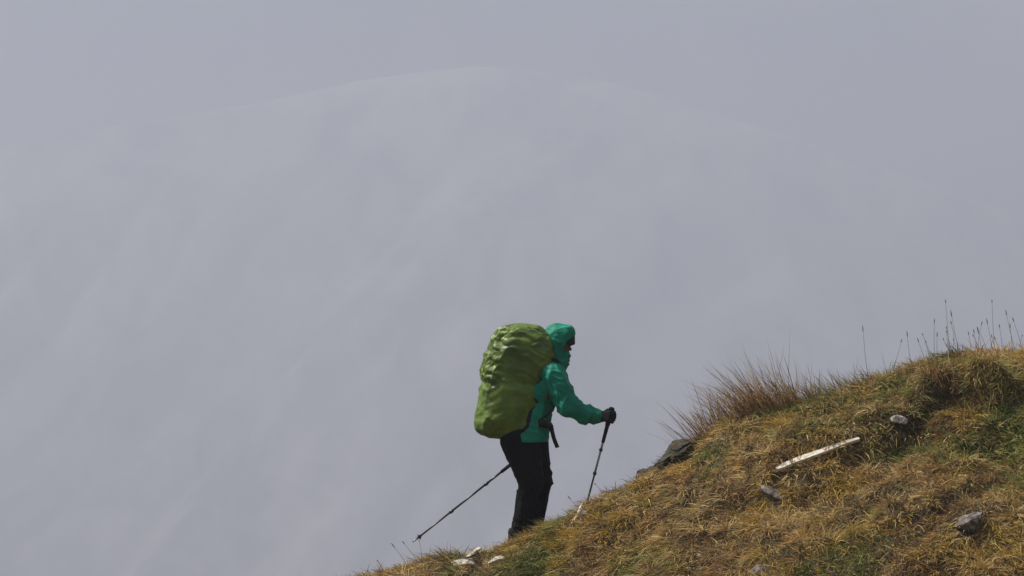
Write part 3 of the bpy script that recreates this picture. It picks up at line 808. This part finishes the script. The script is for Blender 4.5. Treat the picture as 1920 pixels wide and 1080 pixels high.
for q in pts[::3]: ROCKS.append((q[0], q[1] - 0.015, 0.035))
ROCKS += [(float(on_ground(q, 908 - (q - 1460) * 0.25)[0]), float(on_ground(q, 908 - (q - 1460) * 0.25)[1]), 0.028) for q in range(1475, 1625, 16)]
add_rock('stone', 'broad pale flat stone at the low foot of the ridge', 'stone', 868, 1062, (0.29, 0.20, 0.055), 51, M_STONE_W, rot=(8, -6, 0), sink=0.1)
add_rock('stone', 'thin pale stone sliver on the skyline behind the broad flat stone', 'stone', 890, 1040, (0.17, 0.10, 0.04), 53, M_STONE_W, rot=(4, -32, 0), sink=0.0)
add_rock('stone', 'small grey stone at the foot of the planted trekking pole', 'stone', 1096, 972, (0.10, 0.10, 0.09), 57, M_STONE_G, rot=(0, -30, 0), sink=0.2)
lit_edge_strip('curved pale strip standing in for the lit left edge of the small grey stone', [(1072, 984, .0), (1083, 975, .02), (1089, 962, .03), (1094, 952, .03)], (0.008, 0.014, 0.013, 0.006), 0.01, seed=9)  # pale curve added as the stone's sunlit edge

# ================================================================== grass
PAL = np.array([(0.54, 0.40, 0.185), (0.42, 0.26, 0.105), (0.47, 0.315, 0.065), (0.25, 0.145, 0.06), (0.16, 0.19, 0.045), (0.28, 0.27, 0.075), (0.085, 0.11, 0.028), (0.13, 0.075, 0.035)])
#               straw              tan               ochre              brown               olive                yellow green       moss                 dark brown

def blades(base, direc, length, width, droop_dir, droop, colour, nseg=3, rng=None):
    """n curved tapering ribbons; base n,3  direc n,3 (unit)  droop_dir n,3"""
    n = len(base)
    side = np.cross(direc, rng.normal(size=(n, 3))); side /= np.linalg.norm(side, axis=1, keepdims=True) + 1e-9
    V = np.zeros((n, 2 * nseg + 1, 3), np.float32)
    for s in range(nseg + 1):
        t = s / nseg
        c = base + (direc * t + droop_dir * (droop[:, None] * t * t)) * length[:, None]
        if s < nseg:
            w = width * (1 - 0.65 * t) * (0.75 if s == 0 else 1)
            V[:, 2 * s] = c - side * w[:, None] / 2; V[:, 2 * s + 1] = c + side * w[:, None] / 2
        else:
            V[:, 2 * nseg] = c
    k = 2 * nseg + 1
    off = (np.arange(n) * k)[:, None]
    tri = []
    for s in range(nseg - 1):
        a = 2 * s
        tri += [[a, a + 1, a + 3], [a, a + 3, a + 2]]
    tri.append([2 * nseg - 2, 2 * nseg - 1, 2 * nseg])
    T = (off[:, None] + np.array(tri)[None]).reshape(-1, 3)
    C = np.repeat(colour, k, 0)
    return V.reshape(-1, 3), T, C

def grass_object(name, sets, parent=None, loc=None):
    V = []; T = []; C = []; o = 0
    for v, t, c in sets: V.append(v); T.append(t + o); C.append(c); o += len(v)
    V = np.concatenate(V); T = np.concatenate(T); C = np.concatenate(C)
    ob = new_mesh(name, V, T, M_GRASS, parent, True, loc)
    at_ = ob.data.color_attributes.new('blade_colour', 'FLOAT_COLOR', 'POINT')
    at_.data.foreach_set('color', np.concatenate([C, np.ones((len(C), 1))], 1).astype(np.float32).ravel())
    return ob

rng = np.random.default_rng(77)
def scatter(n, x0, x1, y0, y1, blob_clear=True):
    x = rng.uniform(x0, x1, n); y = rng.uniform(y0, y1, n)
    if blob_clear:
        keep = np.ones(n, bool)
        for rx_, ry_, rr in ROCKS: keep &= (x - rx_) ** 2 + (y - ry_) ** 2 > rr ** 2
        x, y = x[keep], y[keep]
    return x, y

def slope_grad(x, y, e=0.03):
    return (near_height(x + e, y) - near_height(x - e, y)) / (2 * e), (near_height(x, y + e) - near_height(x, y - e)) / (2 * e)

def patch(x, y):
    """what grows here: 0..1 fields"""
    u = YC - y
    g = fbm2(x * 1.3 + 3, u * 1.9, 101, 4)            # green against straw
    o = fbm2(x * 2.1 - 8, u * 2.6 + 4, 131, 4)        # ochre against brown
    d = fbm2(x * 3.2 + 1, u * 3.6 + 9, 151, 3)        # dark tufts
    ue = u + 0.10 * np.sin(x * 4.3) - 0.05 * np.sin(x * 9.1)
    d = d - 1.1 * smooth(2.3, 2.9, x) * np.exp(-((ue - 0.64) / 0.07) ** 2)       # more dark brown blades along the face of the bank
    shelf = smooth(2.3, 3.0, x) * np.exp(-((u - 0.95) / 0.22) ** 2)
    g = g + 0.10 + 0.5 * shelf + 0.35 * np.exp(-((x - 1.45) / 0.35) ** 2 - ((u - 0.45) / 0.3) ** 2) + 0.3 * np.exp(-((x - 2.4) / 0.5) ** 2 - ((u - 0.55) / 0.25) ** 2) \
        - 0.35 * smooth(1.2, 2.4, u) * smooth(1.0, 3.0, x)
    return g, o, d

def turf(n, x0, x1, y0, y1, lmin, lmax, wmin, wmax, nseg, upright):
    x, y = scatter(n, x0, x1, y0, y1)
    n = len(x)
    g, o, d = patch(x, y)
    z = near_height(x, y)
    sx, sy = slope_grad(x, y)
    nrm = np.stack([-sx, -sy, np.ones(n)], 1); nrm /= np.linalg.norm(nrm, axis=1, keepdims=True)
    # combed in swirls: a direction field plus wind towards -x and downhill
    th_ = 2 * math.pi * 1.2 * fbm2(x * 1.6, y * 2.0, 171, 2)
    comb = np.stack([np.cos(th_) - 0.55, np.sin(th_) - 0.45, np.zeros(n)], 1)
    comb += rng.normal(size=(n, 3)) * np.array([0.75, 0.75, 0.2])
    comb -= (comb * nrm).sum(1, keepdims=True) * nrm
    upr = np.clip(upright + 0.35 * d + rng.normal(size=n) * 0.25, 0.12, 1.6)
    direc = nrm * upr[:, None] + comb * 0.7; direc /= np.linalg.norm(direc, axis=1, keepdims=True)
    green = smooth(0.05, 0.45, g + rng.normal(size=n) * 0.22)
    u = YC - y
    ln = rng.uniform(lmin, lmax, n) * (1 - 0.25 * green) * (1.0 + 0.35 * np.clip(o, -1, 1)) * (1 - 0.35 * smooth(0.25, -0.5, u))
    w = rng.uniform(wmin, wmax, n)
    r = rng.random(n)
    ochre = o + rng.normal(size=n) * 0.25
    col = np.where((r < 0.40)[:, None], PAL[0], PAL[1])
    col = np.where((ochre > 0.22)[:, None], PAL[2], col)
    col = np.where((ochre < -0.25)[:, None], PAL[3], col)
    col = np.where(((r > 0.86) | (d + rng.normal(size=n) * 0.2 < -0.32))[:, None], PAL[7], col)
    gcol = np.where((r < 0.4)[:, None], PAL[4], np.where((r < 0.78)[:, None], PAL[5], PAL[6]))
    col = np.where((rng.random(n) < green * 0.85)[:, None], gcol, col)
    col = col * (rng.uniform(0.45, 1.3, n) * (1 + 0.22 * fbm2(x * 6, y * 6, 191, 2)))[:, None] * (1 + rng.normal(size=(n, 3)) * 0.05)
    base = np.stack([x, y, z - 0.006], 1)
    dd = np.tile(np.array([0, 0, -1.0]), (n, 1)) * 0.8 + comb * 0.35
    return blades(base, direc, ln, w, dd, rng.uniform(0.1, 0.75, n), np.clip(col, 0.005, 0.9), nseg, rng)

def clumps(nc, per, x0, x1, y0, y1, lmin, lmax, wmin, wmax, rad):
    """small tufts: blades fan out from one crown and share its colour"""
    cx, cy = scatter(nc, x0, x1, y0, y1); nc = len(cx)
    g, o, d = patch(cx, cy)
    sx, sy = slope_grad(cx, cy)
    size = rng.uniform(0.55, 1.35, nc) * (1 + 0.3 * np.clip(d, -1, 1))
    kind = np.where(g + rng.normal(size=nc) * 0.25 > 0.22, rng.choice([4, 5, 5, 6], nc), np.where(o + rng.normal(size=nc) * 0.3 > 0.2, rng.choice([2, 0, 2], nc), rng.choice([0, 1, 1, 3, 0, 7], nc)))
    ccol = PAL[kind] * rng.uniform(0.6, 1.2, nc)[:, None]
    ga = rng.uniform(0, 2 * math.pi, nc)
    k = np.repeat(np.arange(nc), per); n = len(k)
    a = rng.uniform(0, 2 * math.pi, n); r_ = np.sqrt(rng.random(n)) * rad * size[k]
    x = cx[k] + r_ * np.cos(a); y = cy[k] + r_ * np.sin(a)
    z = near_height(x, y)
    nrm = np.stack([-sx, -sy, np.ones(nc)], 1); nrm /= np.linalg.norm(nrm, axis=1, keepdims=True)
    out = np.stack([np.cos(a), np.sin(a), np.zeros(n)], 1) * (r_ / rad)[:, None]
    lean = np.stack([np.cos(ga) * 0.5 - 0.25, np.sin(ga) * 0.5 - 0.2, np.zeros(nc)], 1)[k]
    direc = nrm[k] * rng.uniform(0.35, 1.0, n)[:, None] + out * 0.75 + lean + rng.normal(size=(n, 3)) * 0.22
    direc /= np.linalg.norm(direc, axis=1, keepdims=True)
    ln = rng.uniform(lmin, lmax, n) * size[k]
    col = ccol[k] * rng.uniform(0.6, 1.3, n)[:, None]
    dd = np.tile(np.array([0, 0, -1.0]), (n, 1)) + out * 0.4
    return blades(np.stack([x, y, z - 0.006], 1), direc, ln, rng.uniform(wmin, wmax, n), dd, rng.uniform(0.1, 0.7, n), np.clip(col, 0.005, 0.9), 3, rng)

sets = [turf(80000, -1.6, 4.5, 25.9, 29.75, 0.035, 0.11, 0.004, 0.0085, 3, 0.42),
        turf(60000, -1.6, 4.5, 25.9, 29.75, 0.02, 0.05, 0.006, 0.012, 2, 0.6),
        turf(9000, -1.6, 4.5, 26.0, 29.75, 0.12, 0.24, 0.0035, 0.006, 4, 0.5),
        clumps(4600, 26, -1.6, 4.5, 25.9, 29.7, 0.05, 0.13, 0.0045, 0.0085, 0.035),
        clumps(700, 40, -1.6, 4.5, 25.9, 29.6, 0.09, 0.20, 0.004, 0.0075, 0.05),
        turf(14000, 2.1, 4.5, 28.55, 28.95, 0.05, 0.14, 0.004, 0.008, 3, 0.4),
        turf(12000, 2.0, 4.5, 28.2, 28.8, 0.03, 0.08, 0.005, 0.009, 3, 0.7),
        turf(22000, -1.6, 4.5, 29.7, 31.2, 0.04, 0.11, 0.004, 0.008, 2, 0.5),
        turf(45000, -6.0, -1.6, 25.5, 31.0, 0.05, 0.15, 0.005, 0.010, 2, 0.45),
        turf(45000, 4.5, 9.0, 25.5, 31.0, 0.05, 0.15, 0.005, 0.010, 2, 0.45)]
grass = grass_object('grass', sets)
tag(grass, 'matted straw, ochre and olive mountain grass covering the ridge', 'grass', kind='stuff')

# ---- long tussocks standing against the sky and hanging over the bank
def tussock(label, px, py, n, lmin, lmax, spread, lean, tint, group, yoff=0.0, wind=-0.45, droop=0.55, stretch=1.0):
    p = on_ground(px, py); p[1] += yoff; p[2] = float(near_height(p[0], p[1]))
    r = np.sqrt(rng.random(n)) * spread; a = rng.uniform(0, 2 * math.pi, n)
    bx, by = r * np.cos(a), r * np.sin(a) * 0.6
    bz = near_height(p[0] + bx, p[1] + by) - p[2] - 0.01
    direc = np.stack([bx / spread * lean + wind + rng.normal(size=n) * 0.28, by / spread * lean + rng.normal(size=n) * 0.2 - 0.1, np.ones(n)], 1)
    direc /= np.linalg.norm(direc, axis=1, keepdims=True)
    ln = rng.uniform(lmin, lmax, n) * (0.55 + 0.45 * rng.random(n)) * stretch
    t = np.array(tint); col = t[rng.integers(0, len(t), n)] * rng.uniform(0.55, 1.2, n)[:, None]
    dd = np.stack([np.full(n, wind * 0.8), np.full(n, -0.2), np.full(n, -0.7)], 1)
    s = blades(np.stack([bx, by, bz], 1), direc, ln, rng.uniform(0.0035, 0.0065, n), dd, rng.uniform(0.0, droop, n), col, 4, rng)
    o = grass_object('grass_tussock', [s], None, p)
    return tag(o, label, 'grass tussock', group)
T1 = PAL[[0, 1, 3, 7]]; T2 = PAL[[1, 3, 7, 5]]; T3 = PAL[[0, 2, 1]]
TALL = 'tallest bristling tussock of dry reddish grass standing against the sky'
SK = 'medium tussock of dry reddish grass bristling against the sky on the ridge line'
for px, py, n, l0, l1, sp in ((1322, 800, 90, .12, .40, .13), (1352, 778, 100, .12, .34, .14), (1395, 763, 130, .14, .38, .15), (1432, 752, 150, .16, .46, .16), (1466, 748, 170, .16, .44, .17), (1505, 748, 110, .12, .32, .17), (1535, 744, 90, .10, .26, .14), (1570, 738, 110, .10, .26, .14), (1612, 722, 80, .08, .22, .14)):
    lab = {1322: 'dry grass tussock leaning out just above the mossy rock ledge', 1432: TALL, 1466: TALL, 1570: 'small dry tuft on the skyline apart from the tall tussocks'}.get(px, SK)
    tussock(lab, px, py, int(n * 1.7), l0 * 0.7, l1, sp, 0.45, T1 if px < 1480 else T2, 'tussocks on the ridge line', droop=0.28, wind=-0.6, stretch=1.45)
BKL = 'shaggy straw tussock drooping over the dark turf bank'
for i, px in enumerate(range(1590, 1940, 38)):
    tussock(BKL, px, 714 - 10 * math.sin((px - 1590) / 90) - (px - 1590) * 0.02, 190, .07, .18, .13, 0.7, T3 if i % 2 else T1, 'tussocks over the turf bank', wind=-0.15)
for px, py in ((1196, 896), (1150, 925)):
    tussock('low dark tuft of grass on the skyline below the rock ledge', px, py, 90, .06, .15, .06, 0.5, PAL[[3, 5, 7]], 'dark tufts below the rock ledge', wind=-0.3)
tussock('straw tussock hiding the hiker\'s boots', 1003, 1000, 260, .06, .15, .14, 0.6, PAL[[1, 3, 7]], None)
tussock('small straw tuft behind the hiker\'s rear boot', 958, 1018, 130, .05, .12, .10, 0.5, PAL[[1, 3, 0]], None)

# ---- single flowering stalks
def stalk(label, base, tip, head, group, bend=0.02):
    y = YC + rng.uniform(-0.05, 0.15)
    b = at(base[0], base[1], y); b[2] = float(near_height(b[0], y)) - 0.01
    t = at(tip[0], tip[1], y + rng.uniform(-0.03, 0.03))
    m = (b + t) / 2 + np.array([bend, 0, bend * 0.6])
    P = spline([b, m, t], 12) - b
    o = thing('grass_stalk', label, 'grass stalk', b, group)
    s = new_mesh('stem', *tube(P, np.linspace(0.0022, 0.0010, 12), 5), M_STEM, o)
    if head:
        d = P[-1] - P[-3]; d /= np.linalg.norm(d)
        hs = [P[-1] + d * head * k for k in (-0.35, -0.2, 0.0, 0.25, 0.5, 0.65)]
        new_mesh('seed_head', *tube(hs, [0.0012, 0.0028, 0.0040, 0.0036, 0.0022, 0.0008], 6), M_SEED, o)
    return o
M_STEM = mat('dry_stem', (0.20, 0.145, 0.085), 0.8, 0.2, var=0.4, vscale=40)
M_SEED = mat('dry_seed_head', (0.16, 0.105, 0.065), 0.9, 0.1, var=0.4, vscale=120)
TOPL = 'thin dry grass stalk with a seed head standing on the top of the ridge'
for b_, t_, h_ in (((1800, 655), (1784, 590), .06), ((1782, 655), (1773, 566), .03), ((1630, 700), (1618, 618), .05), ((1712, 678), (1701, 628), .05),
                   ((1748, 662), (1736, 642), .03), ((1840, 655), (1834, 622), .05), ((1862, 652), (1851, 604), .05), ((1866, 652), (1860, 566), .03),
                   ((1900, 650), (1894, 612), .04), ((1906, 650), (1887, 588), .05), ((1918, 630), (1900, 600), .04), ((1880, 652), (1874, 612), .03),
                   ((1668, 700), (1690, 640), .03), ((1822, 655), (1816, 626), .03)):
    stalk({1630: 'lone thin grass stalk rising from the skyline away from the other stalks', 1800: 'tall grass stalk leaning back with a dark seed head on the ridge top'}.get(b_[0], TOPL), b_, t_, h_, 'seeding stalks on the ridge top', rng.uniform(-0.006, 0.008))
for k in range(16):
    bx0 = rng.choice([1752, 1790, 1838, 1862, 1888, 1908]) + rng.normal() * 9; hh = rng.uniform(10, 50); ln_ = rng.uniform(-22, 12)
    stalk(TOPL, (bx0, 655), (bx0 + ln_, 650 - hh), rng.choice([.02, .03, .04]), 'seeding stalks on the ridge top', rng.uniform(-0.02, 0.025))
LOWL = 'thin dark grass stalk at the low end of the ridge under the slanting pole'
for b_, t_, h_ in (((768, 1062), (738, 1024), .05), ((788, 1056), (757, 1018), .03), ((792, 1056), (786, 1014), .02), ((722, 1075), (708, 1052), .02)):
    stalk(LOWL, b_, t_, h_, 'stalks under the slanting pole', 0.004)
stalk('short dark stalk leaning beside the planted pole on the hiker\'s side', (1092, 958), (1068, 934), .04, None, 0.003)
stalk('thin stalk leaning across just uphill of the planted pole', (1142, 938), (1116, 908), .02, None, 0.003)
